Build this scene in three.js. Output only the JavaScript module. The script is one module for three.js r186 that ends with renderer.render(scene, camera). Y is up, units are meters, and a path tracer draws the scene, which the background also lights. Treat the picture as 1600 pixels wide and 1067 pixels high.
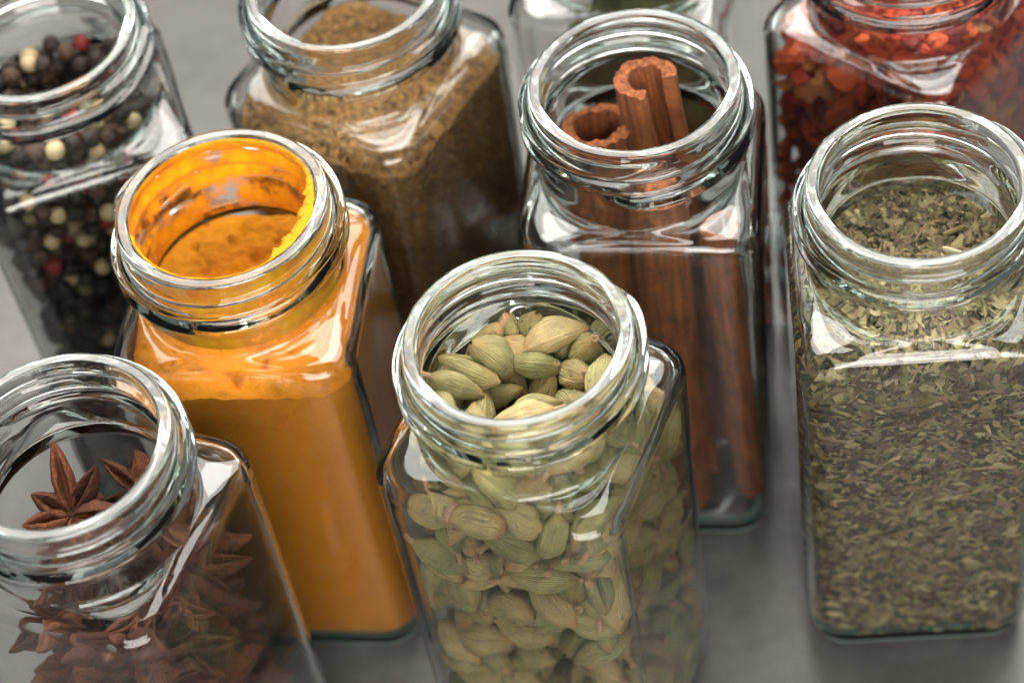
import * as THREE from 'three';
import { mergeGeometries, mergeVertices } from 'three/addons/utils/BufferGeometryUtils.js';
import { ImprovedNoise } from 'three/addons/math/ImprovedNoise.js';
import { RoundedBoxGeometry } from 'three/addons/geometries/RoundedBoxGeometry.js';
import { RectAreaLightUniformsLib } from 'three/addons/lights/RectAreaLightUniformsLib.js';
RectAreaLightUniformsLib.init();

// ---------- camera, light, exposure ----------
const scene = new THREE.Scene();
const renderer = new THREE.WebGLRenderer({ antialias: true });
renderer.toneMapping = THREE.LinearToneMapping;
renderer.toneMappingExposure = 1.12;
renderer.shadowMap.enabled = true;
const camera = new THREE.PerspectiveCamera(17.149, 1024 / 682, 0.02, 20);
camera.position.set(0, 0.40306, 0);
camera.rotation.set(-0.878968, 0, -0.187287, 'YXZ');
camera.focus = 0.393;
camera.userData.fStop = 11;
scene.background = new THREE.Color(0.11, 0.11, 0.108);      // the dim room round the table

const CENTRE = new THREE.Vector3(0, 0.1, -0.29);
function softbox(pos, target, w, h, intensity, color, label) {
  const g = new THREE.Group(); g.name = 'softbox'; g.userData = { label, category: 'studio lamp' };
  g.position.copy(pos); g.lookAt(target); scene.add(g);          // +z looks at the target
  const black = new THREE.MeshStandardMaterial({ color: 0x101010, roughness: 0.8 });
  const part = (geo, m, name) => { const o = new THREE.Mesh(geo, m); o.name = name; o.castShadow = o.receiveShadow = true; g.add(o); return o; };
  const cloth = new THREE.MeshStandardMaterial({ color: 0xe8e8e6, roughness: 0.9, emissive: new THREE.Color(color), emissiveIntensity: 0.8 });
  part(new RoundedBoxGeometry(w, h, 0.006, 2, 0.002), cloth, 'diffuser');
  const shell = new THREE.CylinderGeometry(0.05, Math.hypot(w, h) / 2 + 0.01, 0.2, 4, 1, true);
  shell.rotateY(Math.PI / 4); shell.scale(w / Math.hypot(w, h) * Math.SQRT2, 1, h / Math.hypot(w, h) * Math.SQRT2); shell.rotateX(-Math.PI / 2); shell.translate(0, 0, -0.105);
  part(shell, black, 'hood');
  const l = new THREE.RectAreaLight(color, intensity, w, h);
  l.name = 'softbox_glow'; l.position.set(0, 0, 0.005); l.rotation.y = Math.PI; g.add(l);
}
softbox(new THREE.Vector3(0.06, 0.80, -0.68), CENTRE, 0.90, 0.78, 9.0, 0xfff9f2, 'large square softbox hung above and behind the jars');
softbox(new THREE.Vector3(0.02, 0.66, 0.66), CENTRE, 0.95, 0.5, 9.5, 0xfff8f0, 'long added fill softbox, unseen, in front of the table, behind the viewer');  // added fill lamp out of view, only to brighten the jar fronts

// ---------- helpers ----------
let seed = 7;
const rnd = () => { seed = (seed + 0x6d2b79f5) | 0; let t = Math.imul(seed ^ (seed >>> 15), 1 | seed); t = (t + Math.imul(t ^ (t >>> 7), 61 | t)) ^ t; return ((t ^ (t >>> 14)) >>> 0) / 4294967296; };
const rr = (a, b) => a + (b - a) * rnd();
const perlin = new ImprovedNoise();
const nz = (x, y, z) => perlin.noise(x, y, z);
const fbm = (x, y, z, n = 4) => { let s = 0, a = 0.5; for (let i = 0; i < n; i++) { s += a * nz(x, y, z); x = x * 2.03 + 7.1; y = y * 2.03 + 3.7; z = z * 2.03 + 1.9; a *= 0.5; } return s; };
const lerp = THREE.MathUtils.lerp, clamp = THREE.MathUtils.clamp, sstep = THREE.MathUtils.smoothstep;
const used = {};
function numbered(n) { const k = used[n] = (used[n] ?? -1) + 1; return k ? n + '_' + String(k).padStart(3, '0') : n; }
function add(o, name, label, category, group, kind) {
  o.name = numbered(name); o.traverse(c => { c.castShadow = c.receiveShadow = true; });
  o.userData = { label }; if (category) o.userData.category = category;
  if (group) o.userData.group = group; if (kind) o.userData.kind = kind;
  scene.add(o); return o;
}
const mm = g => g.scale(0.001, 0.001, 0.001);
function tex(w, h, f, srgb = true, rep) {          // f(u, v) -> [r, g, b] 0..1
  const d = new Uint8Array(w * h * 4);
  for (let y = 0; y < h; y++) for (let x = 0; x < w; x++) { const c = f(x / w, y / h), i = (y * w + x) * 4; for (let k = 0; k < 3; k++) d[i + k] = clamp(c[k], 0, 1) * 255; d[i + 3] = (c[3] ?? 1) * 255; }
  const t = new THREE.DataTexture(d, w, h, THREE.RGBAFormat); t.magFilter = THREE.LinearFilter; t.wrapS = t.wrapT = THREE.RepeatWrapping;
  if (srgb) t.colorSpace = THREE.SRGBColorSpace; if (rep) t.repeat.set(...rep); t.needsUpdate = true; return t;
}
const tileN = (u, v, f, s, n = 4) => { // tileable fbm on a torus-like blend
  const a = fbm(u * f, v * f, s, n), b = fbm((u - 1) * f, v * f, s, n), c = fbm(u * f, (v - 1) * f, s, n), d = fbm((u - 1) * f, (v - 1) * f, s, n);
  return lerp(lerp(a, b, u), lerp(c, d, u), v) * 1.3;
};
// rounded square seen along angle p: distance from the centre
function rsq(p, a, rc) {
  const c = Math.abs(Math.cos(p)), s = Math.abs(Math.sin(p)), k = a - rc;
  if (rc >= a - 1e-4) return a;
  let r = a / Math.max(c, s), x = r * c, y = r * s;
  if (x > k && y > k) { const b = k * (c + s); r = b + Math.sqrt(Math.max(0, b * b - (2 * k * k - rc * rc))); }
  return r;
}

// ---------- jars ----------
const JARS = {   // x, z of the centre in metres, turn about y
  cardamom: [0.0008, -0.2394, -30], turmeric: [-0.0463, -0.2816, -14], herb: [0.0731, -0.2562, -9], cinnamon: [0.0303, -0.2930, -14],
  anise: [-0.0767, -0.2351, -29], cumin: [-0.0188, -0.3342, -39], pepper: [-0.0790, -0.3367, 9], chilli: [0.0890, -0.3220, -48], bay: [0.0390, -0.3500, -24],
};
const rad = d => d * Math.PI / 180;
// inner wall: height in mm above the table -> [half width, corner radius]
const INNER = [[3.2, 8, 6], [3.4, 15, 6], [4, 18.2, 5.8], [5.2, 19.8, 5.6], [7.2, 20.5, 5.6], [12, 20.65, 5.6], [86, 20.85, 5.6], [89.5, 20.85, 5.6], [91, 20.7, 5.7], [91.9, 20.3, 6.2], [92.4, 19.8, 7.2], [92.75, 19.3, 8.4], [93.05, 18.9, 9.8], [93.35, 18.5, 11.4], [93.65, 18.1, 13.2], [94, 17.7, 15.2], [94.5, 17.25, 17.25], [95.3, 16.95, 16.95], [96.5, 16.75, 16.75], [98, 16.65, 16.65], [115, 16.9, 16.9]];
function innerAt(y) {
  if (y <= INNER[0][0]) return INNER[0].slice(1);
  for (let i = 1; i < INNER.length; i++) if (y <= INNER[i][0]) { const p = INNER[i - 1], q = INNER[i], t = (y - p[0]) / (q[0] - p[0]); return [lerp(p[1], q[1], t), lerp(p[2], q[2], t)]; }
  return INNER.at(-1).slice(1);
}
const NA = 176;
const thread = (p, y) => {               // screw thread: a bead that climbs once and a half round the neck
  let d = 0;
  const P = 4.1, turns = 2.12;
  for (let k = 0; k < 3; k++) {
    const t = p / (2 * Math.PI) + k; if (t < 0 || t > turns) continue;
    const e = sstep(t, 0, 0.08) * (1 - sstep(t, turns - 0.08, turns)), w = (y - (112.3 - P * t)) / 1.12;
    d = Math.max(d, e * 2.35 * Math.exp(-Math.pow(Math.abs(w), 2.4)));
  }
  return d;
};
function jarGeometry(phase, s) {
  const rings = [];
  // [y, a, rc, mode] outside from the bottom centre up, then inside from the lip down
  for (const r of [[0.9, 0.6, 0.6], [0.85, 7, 5], [0.75, 13, 6], [0.55, 16, 6.4], [0.1, 17.4, 6.6, 3], [0, 18.3, 6.8, 3], [0.25, 19.2, 7, 3], [0.9, 20.2, 7.2], [2, 21.1, 7.4], [3.6, 21.7, 7.6], [6, 22.1, 7.7], [10, 22.3, 7.7]]) rings.push(r);
  for (let y = 16; y <= 86; y += 7) rings.push([y, lerp(22.3, 22.6, y / 90), 7.4]);
  for (const r of [[88.5, 22.6, 7.3], [90.6, 22.6, 7.3], [91.8, 22.5, 7.3], [92.7, 22.2, 7.3], [93.3, 21.8, 7.5], [93.75, 21.3, 8], [94.1, 20.9, 9], [94.45, 20.6, 10.3], [94.8, 20.4, 12], [95.15, 20.2, 14], [95.5, 20, 16], [95.9, 19.75, 18], [96.5, 19.5, 19.5], [97.4, 19.38, 19.38], [99, 19.33, 19.33], [101, 19.3, 19.3], [103, 19.3, 19.3]]) rings.push(r);
  for (let y = 104; y <= 113; y += 0.32) rings.push([y, 19.3, 19.3, 1]);
  for (const r of [[113.3, 19.25, 19.25, 1], [113.7, 19.3, 19.3], [114.3, 19.3, 19.3], [114.65, 19.2, 19.2], [114.88, 19.0, 19.0], [115, 18.7, 18.7], [115.02, 18.2, 18.2], [115, 17.6, 17.6], [114.93, 17.2, 17.2], [114.7, 16.98, 16.98], [114.3, 16.9, 16.9]]) rings.push(r);
  for (let y = 113.6; y >= 103; y -= 0.5) rings.push([y, 16.78, 16.78, 2]);
  for (const y of [101.5, 100, 98.5, 97.4, 96.5, 95.8, 95.3, 94.9, 94.5, 94.25, 94, 93.65, 93.35, 93.05, 92.75, 92.4, 91.9, 91.4, 91, 90.3, 89.5, 88.5, 86, 78, 70, 62, 54, 46, 38, 30, 22, 14, 11.5, 9, 7.2, 6.1, 5.2, 4.5, 4, 3.6, 3.4]) rings.push([y, ...innerAt(y)]);
  rings.push([3.2, 8, 6], [3.15, 0.6, 0.6]);
  const pos = [], idx = [];
  for (const [y, a, rc, mode] of rings) for (let i = 0; i < NA; i++) {
    const p = i / NA * 2 * Math.PI; let r = rsq(p, a, rc), yy = y;
    const q = (p + phase) % (2 * Math.PI);
    if (mode === 1) r += thread(q, y);
    if (mode === 2) r += 0.42 * thread(q, y + 0.3);
    if (mode === 3) yy += 0.3 * (0.5 + 0.5 * Math.cos(44 * p));
    if (y > 97 && mode !== 3 && y < 114) r += 0.012 * nz(Math.cos(p) * 1.5 + s, y * 0.9, Math.sin(p) * 1.5) + 0.012 * Math.sin(y * 5.3 + 0.8 * Math.sin(p * 2));
    else if (y > 3) r += 0.05 * nz(Math.cos(p) * 2.2 + s, y * 0.06, Math.sin(p) * 2.2 + a * 3) + 0.008 * nz(Math.cos(p) * 8 + s, y * 0.15, Math.sin(p) * 8 + a * 3);
    // mould seam
    const ds = Math.abs(((p - rad(48) + Math.PI) % Math.PI)); const sm = Math.min(ds, Math.PI - ds);
    if (mode === 1 && sm < 0.03) r += 0.16 * (1 - sm / 0.03);
    pos.push(r * Math.cos(p), yy, r * Math.sin(p));
  }
  const n = rings.length;
  for (let j = 0; j < n - 1; j++) for (let i = 0; i < NA; i++) { const a = j * NA + i, b = j * NA + (i + 1) % NA, c = a + NA, d = b + NA; idx.push(a, c, b, b, c, d); }
  const cap = (ring, y, up) => { const k = pos.length / 3; pos.push(0, y, 0); for (let i = 0; i < NA; i++) { const a = ring * NA + i, b = ring * NA + (i + 1) % NA; up ? idx.push(k, b, a) : idx.push(k, a, b); } };
  cap(0, 0.9, false); cap(n - 1, 3.15, true);
  const g = new THREE.BufferGeometry(); g.setAttribute('position', new THREE.Float32BufferAttribute(pos, 3)); g.setIndex(idx); mm(g); g.computeVertexNormals(); return g;
}
const glass = new THREE.MeshPhysicalMaterial({ color: 0xffffff, roughness: 0, metalness: 0, transmission: 0.9985, ior: 1.49, thickness: 0.003, attenuationColor: new THREE.Color(0.60, 0.84, 0.79), attenuationDistance: 0.03 });
glass.name = 'clear green-tinted glass';
const jarVariants = [jarGeometry(1.2, 3.1), jarGeometry(3.4, 9.7), jarGeometry(5.1, 15.3)];
const jarInfo = [
  ['cardamom', 0, 'open square glass jar full of green cardamom pods, front middle'],
  ['turmeric', 1, 'open square glass jar of bright orange turmeric powder with a smeared rim'],
  ['herb', 0, 'open square glass jar filled with crumbled dried green herb, at right'],
  ['cinnamon', 2, 'open square glass jar holding rolled cinnamon sticks, behind the cardamom jar'],
  ['anise', 1, 'open square glass jar with star anise, at the bottom left corner'],
  ['cumin', 2, 'open square glass jar of coarse brown ground cumin, behind the turmeric jar'],
  ['pepper', 0, 'open square glass jar of mixed black, white and red peppercorns, top left'],
  ['chilli', 1, 'square glass jar of dried red chilli pieces, behind the herb jar'],
  ['bay', 2, 'square glass jar with dried bay leaves, behind the cinnamon jar'],
];
// added ring inside the base, coloured like light seen through thick glass
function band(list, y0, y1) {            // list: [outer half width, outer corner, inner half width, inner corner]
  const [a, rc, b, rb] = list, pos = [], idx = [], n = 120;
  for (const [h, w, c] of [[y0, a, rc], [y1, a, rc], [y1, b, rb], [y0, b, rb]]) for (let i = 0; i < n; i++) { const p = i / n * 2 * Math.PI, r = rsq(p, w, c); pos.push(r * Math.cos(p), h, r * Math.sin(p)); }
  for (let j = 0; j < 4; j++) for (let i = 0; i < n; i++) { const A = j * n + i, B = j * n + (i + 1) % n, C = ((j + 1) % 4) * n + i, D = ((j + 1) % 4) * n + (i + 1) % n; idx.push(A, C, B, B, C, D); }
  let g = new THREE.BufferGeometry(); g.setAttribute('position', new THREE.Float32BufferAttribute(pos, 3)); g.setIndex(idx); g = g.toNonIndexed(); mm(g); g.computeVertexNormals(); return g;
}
const addedTintRing = band([20.9, 7.1, 18.6, 6.4], 1.5, 1.75);
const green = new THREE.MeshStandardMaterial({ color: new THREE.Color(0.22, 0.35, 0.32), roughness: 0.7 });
for (const [k, v, label] of jarInfo) {
  const o = new THREE.Mesh(jarVariants[v], glass), f = new THREE.Mesh(addedTintRing, green); f.name = 'added_tint_ring'; o.add(f); const [x, z, t] = JARS[k];
  o.position.set(x, 0.0004, z); o.rotation.y = rad(t);
  add(o, 'spice_jar', label, 'jar', 'open square glass spice jars on the grey table');
}

// ---------- table ----------
{
  const col = tex(1024, 1024, (u, v) => {
    const a = tileN(u, v, 5, 1.3, 5), b = tileN(u, v, 26, 4.4, 4), c = tileN(u, v, 110, 8.1, 2);
    const s = 0.29 + 0.13 * a + 0.08 * b + 0.06 * c; return [s * 1.01, s, s * 0.98];
  });
  const bmp = tex(512, 512, (u, v) => { const s = 0.5 + 0.5 * tileN(u, v, 60, 2.2, 3) + 0.3 * tileN(u, v, 9, 5.2, 3); return [s, s, s]; }, false);
  const m = new THREE.MeshStandardMaterial({ map: col, roughness: 0.38, bumpMap: bmp, bumpScale: 0.0002 });
  const g = new RoundedBoxGeometry(1.5, 0.03, 1.3, 3, 0.004); const p = g.attributes.position, uv = g.attributes.uv;
  for (let i = 0; i < p.count; i++) uv.setXY(i, p.getX(i) / 0.35, p.getZ(i) / 0.35);
  const o = new THREE.Mesh(g, m); o.position.set(0, -0.015, -0.35);
  add(o, 'table', 'grey mottled stone table top under the jars', null, null, 'structure');
}

// ---------- packing of loose pieces inside a jar (spheres and rows of spheres that fall and settle) ----------
function pack(n, radii, offs, o = {}) {           // radii per body, offs: offsets along the body's axis in units of its size
  const k = offs.length, N = n * k, P = new Float64Array(N * 3), R = new Float64Array(N), floor = o.floor ?? 3.9, core = o.core, H = o.height ?? 120, iters = o.iters ?? 260;
  const sizes = [];
  for (let b = 0; b < n; b++) {
    let x, z; do { x = rr(-18.5, 18.5); z = rr(-18.5, 18.5); } while (core && Math.abs(x) < core[0] && Math.abs(z) < core[0]);
    const y = floor + 3 + H * b / n, d = new THREE.Vector3(rr(-1, 1), rr(-0.4, 0.4), rr(-1, 1)).normalize(), s = radii(b); sizes.push(s);
    for (let i = 0; i < k; i++) { const q = (b * k + i) * 3, off = offs[i][0] * s; P[q] = x + d.x * off; P[q + 1] = y + d.y * off; P[q + 2] = z + d.z * off; R[b * k + i] = offs[i][1] * s; }
  }
  let rmax = 0; for (const r of R) rmax = Math.max(rmax, r);
  const cell = rmax * 2.02, key = (x, y, z) => (x + 40) * 1e6 + (y + 40) * 1e3 + (z + 40);
  for (let it = 0; it < iters; it++) {
    const late = it > iters * 0.6, g = it < iters * 0.6 ? 0.16 : it < iters * 0.85 ? 0.07 : 0.015;
    for (let i = 0; i < N; i++) P[i * 3 + 1] -= g;
    const grid = new Map();
    for (let i = 0; i < N; i++) { const h = key(Math.floor(P[i * 3] / cell), Math.floor(P[i * 3 + 1] / cell), Math.floor(P[i * 3 + 2] / cell)); const l = grid.get(h); l ? l.push(i) : grid.set(h, [i]); }
    for (let pass = 0; pass < 2; pass++) for (let i = 0; i < N; i++) {
      const a = Math.floor(P[i * 3] / cell), b = Math.floor(P[i * 3 + 1] / cell), c = Math.floor(P[i * 3 + 2] / cell), bi = (i / k) | 0;
      for (let dx = -1; dx <= 1; dx++) for (let dy = -1; dy <= 1; dy++) for (let dz = -1; dz <= 1; dz++) {
        const l = grid.get(key(a + dx, b + dy, c + dz)); if (!l) continue;
        for (const j of l) if (j > i && ((j / k) | 0) !== bi) {
          let x = P[j * 3] - P[i * 3], y = P[j * 3 + 1] - P[i * 3 + 1], z = P[j * 3 + 2] - P[i * 3 + 2]; const d2 = x * x + y * y + z * z, m = R[i] + R[j];
          if (d2 < m * m && d2 > 1e-9) { const d = Math.sqrt(d2), f = 0.5 * (m - d) / d; x *= f; y *= f; z *= f; P[i * 3] -= x; P[i * 3 + 1] -= y; P[i * 3 + 2] -= z; P[j * 3] += x; P[j * 3 + 1] += y; P[j * 3 + 2] += z; }
        }
      }
    }
    const walls = () => {
      for (let i = 0; i < N; i++) {
        const q = i * 3, r = R[i]; let y = P[q + 1];
        if (y < floor + r) P[q + 1] = y = floor + r;
        const [a, rc] = late ? innerAt(Math.min(y + r * 0.6, 114)) : innerAt(60); const kk = a - rc; let x = P[q], z = P[q + 2];
        const lim = a - r;
        if (late && y > 90) { const h = Math.hypot(x, z), reach = rsq(Math.atan2(z, x), a, rc) - r; if (h > reach) { P[q] *= reach / h; P[q + 2] *= reach / h; if (h - reach > 0.5) P[q + 1] -= Math.min(0.6, (h - reach) * 0.3); } }
        else {
          const sx = Math.sign(x), sz = Math.sign(z), ax = Math.abs(x) - kk, az = Math.abs(z) - kk;
          if (ax > 0 && az > 0) { const h = Math.hypot(ax, az), m = Math.max(0.01, rc - r); if (h > m) { x = sx * (kk + ax * m / h); z = sz * (kk + az * m / h); } }
          x = clamp(x, -lim, lim); z = clamp(z, -lim, lim); P[q] = x; P[q + 2] = z;
        }
        if (core && Math.abs(P[q]) < core[0] && Math.abs(P[q + 2]) < core[0] && P[q + 1] < core[1]) {
          const ex = core[0] - Math.abs(P[q]), ez = core[0] - Math.abs(P[q + 2]), ey = core[1] - P[q + 1];
          if (ey < ex && ey < ez) P[q + 1] = core[1]; else if (ex < ez) P[q] = Math.sign(P[q] || 1) * core[0]; else P[q + 2] = Math.sign(P[q + 2] || 1) * core[0];
        }
      }
    };
    walls();
    if (k > 1) {
      for (let b = 0; b < n; b++) {
        const i0 = b * k * 3, i1 = (b * k + k - 1) * 3; let mx = 0, my = 0, mz = 0;
        for (let i = 0; i < k; i++) { mx += P[i0 + i * 3]; my += P[i0 + i * 3 + 1]; mz += P[i0 + i * 3 + 2]; } mx /= k; my /= k; mz /= k;
        let x = P[i1] - P[i0], y = P[i1 + 1] - P[i0 + 1], z = P[i1 + 2] - P[i0 + 2]; const d = Math.hypot(x, y, z) || 1; x /= d; y /= d; z /= d;
        for (let i = 0; i < k; i++) { const off = offs[i][0] * sizes[b]; P[i0 + i * 3] = mx + x * off; P[i0 + i * 3 + 1] = my + y * off; P[i0 + i * 3 + 2] = mz + z * off; }
      }
    }
  }
  const out = [];
  for (let b = 0; b < n; b++) {
    const i0 = b * k * 3, i1 = (b * k + k - 1) * 3; let c = new THREE.Vector3(); for (let i = 0; i < k; i++) c.add(new THREE.Vector3(P[i0 + i * 3], P[i0 + i * 3 + 1], P[i0 + i * 3 + 2])); c.divideScalar(k);
    const d = k > 1 ? new THREE.Vector3(P[i1] - P[i0], P[i1 + 1] - P[i0 + 1], P[i1 + 2] - P[i0 + 2]).normalize() : null;
    out.push({ c, d, s: sizes[b] });
  }
  return out;
}
// where a thing is in its jar, in words
function spot(jar, c, split) {
  const [, , t] = JARS[jar], v = c.clone().applyAxisAngle(new THREE.Vector3(0, 1, 0), rad(t)), x = v.x, z = v.z;
  const lr = x < -5 ? 'left' : x > 5 ? 'right' : 'middle', fb = z < -5 ? 'back' : z > 5 ? 'front' : 'centre';
  if (c.y > split) return { mouth: true, at: fb === 'centre' && lr === 'middle' ? 'centre' : fb === 'centre' ? lr + ' side' : lr === 'middle' ? fb + ' middle' : fb + ' ' + lr };
  const face = Math.abs(c.x) > Math.abs(c.z) ? (c.x > 0 ? 0 : 180) : (c.z > 0 ? 90 : 270), d = new THREE.Vector3(Math.cos(rad(face)), 0, Math.sin(rad(face))).applyAxisAngle(new THREE.Vector3(0, 1, 0), rad(t));
  const side = Math.abs(d.x) > Math.abs(d.z) ? (d.x > 0 ? 'right' : 'left') : (d.z > 0 ? 'front' : 'back');
  return { side, high: c.y > 76 ? 'just below the shoulder' : c.y > 55 ? 'high up' : c.y > 32 ? 'at mid height' : c.y > 16 ? 'low down' : 'at the bottom' };
}
function inJar(o, jar, c) {                       // place at a point in the jar's own millimetres
  const [x, z, t] = JARS[jar]; const v = c.clone().multiplyScalar(0.001).applyAxisAngle(new THREE.Vector3(0, 1, 0), rad(t)); o.position.set(x + v.x, v.y + 0.0004, z + v.z);
  o.quaternion.premultiply(new THREE.Quaternion().setFromAxisAngle(new THREE.Vector3(0, 1, 0), rad(t))); return o;
}
const baseOf = (o, jar) => { const [x, z, t] = JARS[jar]; o.position.set(x, 0.0004, z); o.rotation.y = rad(t); return o; };
// how near a point of a jar is to the eye's side of it: > 0 for what the glass front, the sides in view or the mouth shows
const eyeJar = jar => { const [x, z, t] = JARS[jar]; return new THREE.Vector3(-x, 0, -z).applyAxisAngle(new THREE.Vector3(0, 1, 0), -rad(t)).normalize(); };

// a body of powder that fills the jar up to level(x, z), a side wall and an uneven top
function powder(level, inset, bump = 0, nr = 70, na = 200) {
  const pos = [], uv = [], idx = [], ys = [3.6, 3.9, 4.4, 5.2, 6.2, 7.5, 10, 14]; for (let y = 20; y <= 80; y += 6) ys.push(y);
  const top = [];
  for (let i = 0; i <= na; i++) { const p = i / na * 2 * Math.PI; let y = 88; for (let k = 0; k < 6; k++) { const [a, rc] = innerAt(y), r = rsq(p, a - inset, rc); y = level(r * Math.cos(p), r * Math.sin(p)); } top.push(y); }
  const ring = [];
  const put = (x, y, z, u, v) => { pos.push(x, y, z); uv.push(u, v); return pos.length / 3 - 1; };
  const all = [...ys, -1, -2, -3, -4, -5, -6];
  all.forEach((yy, j) => {
    for (let i = 0; i <= na; i++) {
      const p = i / na * 2 * Math.PI, y = yy > 0 ? Math.min(yy, top[i]) : lerp(80, top[i], -yy / 6), [a, rc] = innerAt(y), r = rsq(p, a - inset, rc) - bump * Math.max(0, fbm(Math.cos(p) * 14, y * 0.7, Math.sin(p) * 14, 2) + 0.1);
      put(r * Math.cos(p), y, r * Math.sin(p), p * 22 / 40, y / 40);
    }
  });
  const W = na + 1, m = all.length;
  for (let j = 0; j < m - 1; j++) for (let i = 0; i < na; i++) { const a = j * W + i; idx.push(a, a + W, a + 1, a + 1, a + W, a + W + 1); }
  const st = pos.length / 3;
  for (let j = 0; j <= nr; j++) for (let i = 0; i <= na; i++) {
    const p = i / na * 2 * Math.PI, f = 1 - j / nr, [a, rc] = innerAt(top[i]), r = rsq(p, a - inset, rc) * f, x = r * Math.cos(p), z = r * Math.sin(p);
    put(x, j === 0 ? top[i] : level(x, z), z, x / 40, z / 40);
  }
  for (let j = 0; j < nr; j++) for (let i = 0; i < na; i++) { const a = st + j * W + i; idx.push(a, a + W, a + 1, a + 1, a + W, a + W + 1); }
  const bt = pos.length / 3; put(0, 3.6, 0, 0, 0); for (let i = 0; i < na; i++) idx.push(bt, i, i + 1);
  const g = new THREE.BufferGeometry(); g.setAttribute('position', new THREE.Float32BufferAttribute(pos, 3)); g.setAttribute('uv', new THREE.Float32BufferAttribute(uv, 2)); g.setIndex(idx); mm(g); g.computeVertexNormals(); return g;
}

// ---------- turmeric ----------
{
  const lumps = []; for (let i = 0; i < 260; i++) lumps.push([rr(-19, 19), rr(-19, 19), rr(0.45, 1.4), rr(-1.3, 0.6)]);
  const lev = (x, z) => { let h = 88 + 0.05 * x - 0.06 * z + 2.2 * fbm(x * 0.09 + 3, 1, z * 0.09, 3) + 0.9 * fbm(x * 0.45, 4, z * 0.45, 4); for (const [a, b, r, s] of lumps) { const d = ((x - a) ** 2 + (z - b) ** 2) / (r * r); if (d < 6) h += s * Math.exp(-d); } return h; };
  const t = tex(512, 512, (u, v) => { const a = tileN(u, v, 7, 2.2, 4), b = tileN(u, v, 90, 5.5, 3); return [0.76 + 0.05 * a + 0.06 * b, 0.475 + 0.07 * a + 0.07 * b, 0.0]; });
  const bm = tex(512, 512, (u, v) => { const s = 0.5 + 0.7 * tileN(u, v, 130, 3.3, 3); return [s, s, s]; }, false);
  const m = new THREE.MeshStandardMaterial({ map: t, roughness: 1, bumpMap: bm, bumpScale: 0.0003 });
  add(baseOf(new THREE.Mesh(powder(lev, 0.14, 0, 110, 260), m), 'turmeric'), 'turmeric_powder', 'orange turmeric powder filling the jar with the smeared rim', 'spice powder', null, 'stuff');
  // the smear on the inside of the neck: a speckled film and a thick crust
  const film = [], fuv = [], fi = []; const FA = 240, FY = 34;
  for (let j = 0; j <= FY; j++) for (let i = 0; i <= FA; i++) {
    const p = i / FA * 2 * Math.PI, y = 96.5 + 18 * j / FY, q = (p + 3.4) % (2 * Math.PI), r = rsq(p, ...innerAt(y)) - 0.10 + (y > 103 && y < 113.8 ? Math.max(0, 16.78 - innerAt(y)[0]) + 0.42 * thread(q, y + 0.3) : 0);
    film.push(r * Math.cos(p), y, r * Math.sin(p)); fuv.push(i / FA, j / FY);
  }
  for (let j = 0; j < FY; j++) for (let i = 0; i < FA; i++) { const a = j * (FA + 1) + i; fi.push(a, a + 1, a + FA + 1, a + 1, a + FA + 2, a + FA + 1); }
  const fg = new THREE.BufferGeometry(); fg.setAttribute('position', new THREE.Float32BufferAttribute(film, 3)); fg.setAttribute('uv', new THREE.Float32BufferAttribute(fuv, 2)); fg.setIndex(fi); mm(fg); fg.computeVertexNormals();
  const ft = tex(2048, 512, (u, v) => {
    const c = Math.cos(u * 2 * Math.PI), s = Math.sin(u * 2 * Math.PI), big = fbm(c * 2.6 + 5, v * 3.4, s * 2.6, 4), mid = fbm(c * 9, v * 6, s * 9 + 4, 3), fine = rnd();
    let d = 0.92 + 1.3 * big + 0.5 * mid; d += 0.5 * sstep(v, 0.86, 0.99) ; d -= 0.25 * sstep(v, 0.1, 0.3) * (1 - sstep(v, 0.35, 0.6));
    const on = fine < sstep(d, 0.12, 0.95) ? 1 : 0, k = 0.5 + big + 0.5 * mid;
    return [lerp(0.80, 0.94, k), lerp(0.45, 0.70, k), 0, on];
  });
  const fm = new THREE.MeshStandardMaterial({ map: ft, roughness: 1, alphaTest: 0.5, side: THREE.DoubleSide });
  add(baseOf(new THREE.Mesh(fg, fm), 'turmeric'), 'turmeric_dust', 'film of turmeric dust on the inside of the orange jar neck', 'spice powder', null, 'stuff');
  const cp = [], ci = [], CN = 480, CM = 22, world = rad(JARS.turmeric[2]);
  for (let i = 0; i <= CN; i++) {
    const w = lerp(rad(-112), rad(175), i / CN), p = w + world, e = sstep(i / CN, 0, 0.03) * (1 - sstep(i / CN, 0.97, 1)), big = sstep(w, rad(-25), rad(15)) * (1 - sstep(w, rad(52), rad(66)));
    const h = e * (1.0 + 1.6 * (1 - sstep(w, rad(-30), rad(0))) + 4.5 * big + 1.8 * fbm(w * 5, 2, 1, 3) + 0.06 * rnd()), th = e * (0.42 + 2.3 * big + 0.9 * (0.3 + big) * fbm(w * 6, 7, 3, 3));
    for (let j = 0; j <= CM; j++) {
      const f = j / CM, y = 114.6 - h * f, r = 16.86 - th * Math.sin(Math.PI * Math.pow(f, 0.7)) * (1 + 0.8 * fbm(w * 9, y * 0.9, 4, 3)) - 0.05 - 0.10 * th * nz(w * 22, y * 1.9, 2);
      cp.push(r * Math.cos(p), y + 0.12 * nz(w * 40, f * 5, 1), r * Math.sin(p));
    }
  }
  for (let i = 0; i < CN; i++) for (let j = 0; j < CM; j++) { const a = i * (CM + 1) + j; ci.push(a, a + 1, a + CM + 1, a + 1, a + CM + 2, a + CM + 1); }
  const cg = new THREE.BufferGeometry(); cg.setAttribute('position', new THREE.Float32BufferAttribute(cp, 3)); cg.setIndex(ci); mm(cg); cg.computeVertexNormals();
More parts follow.
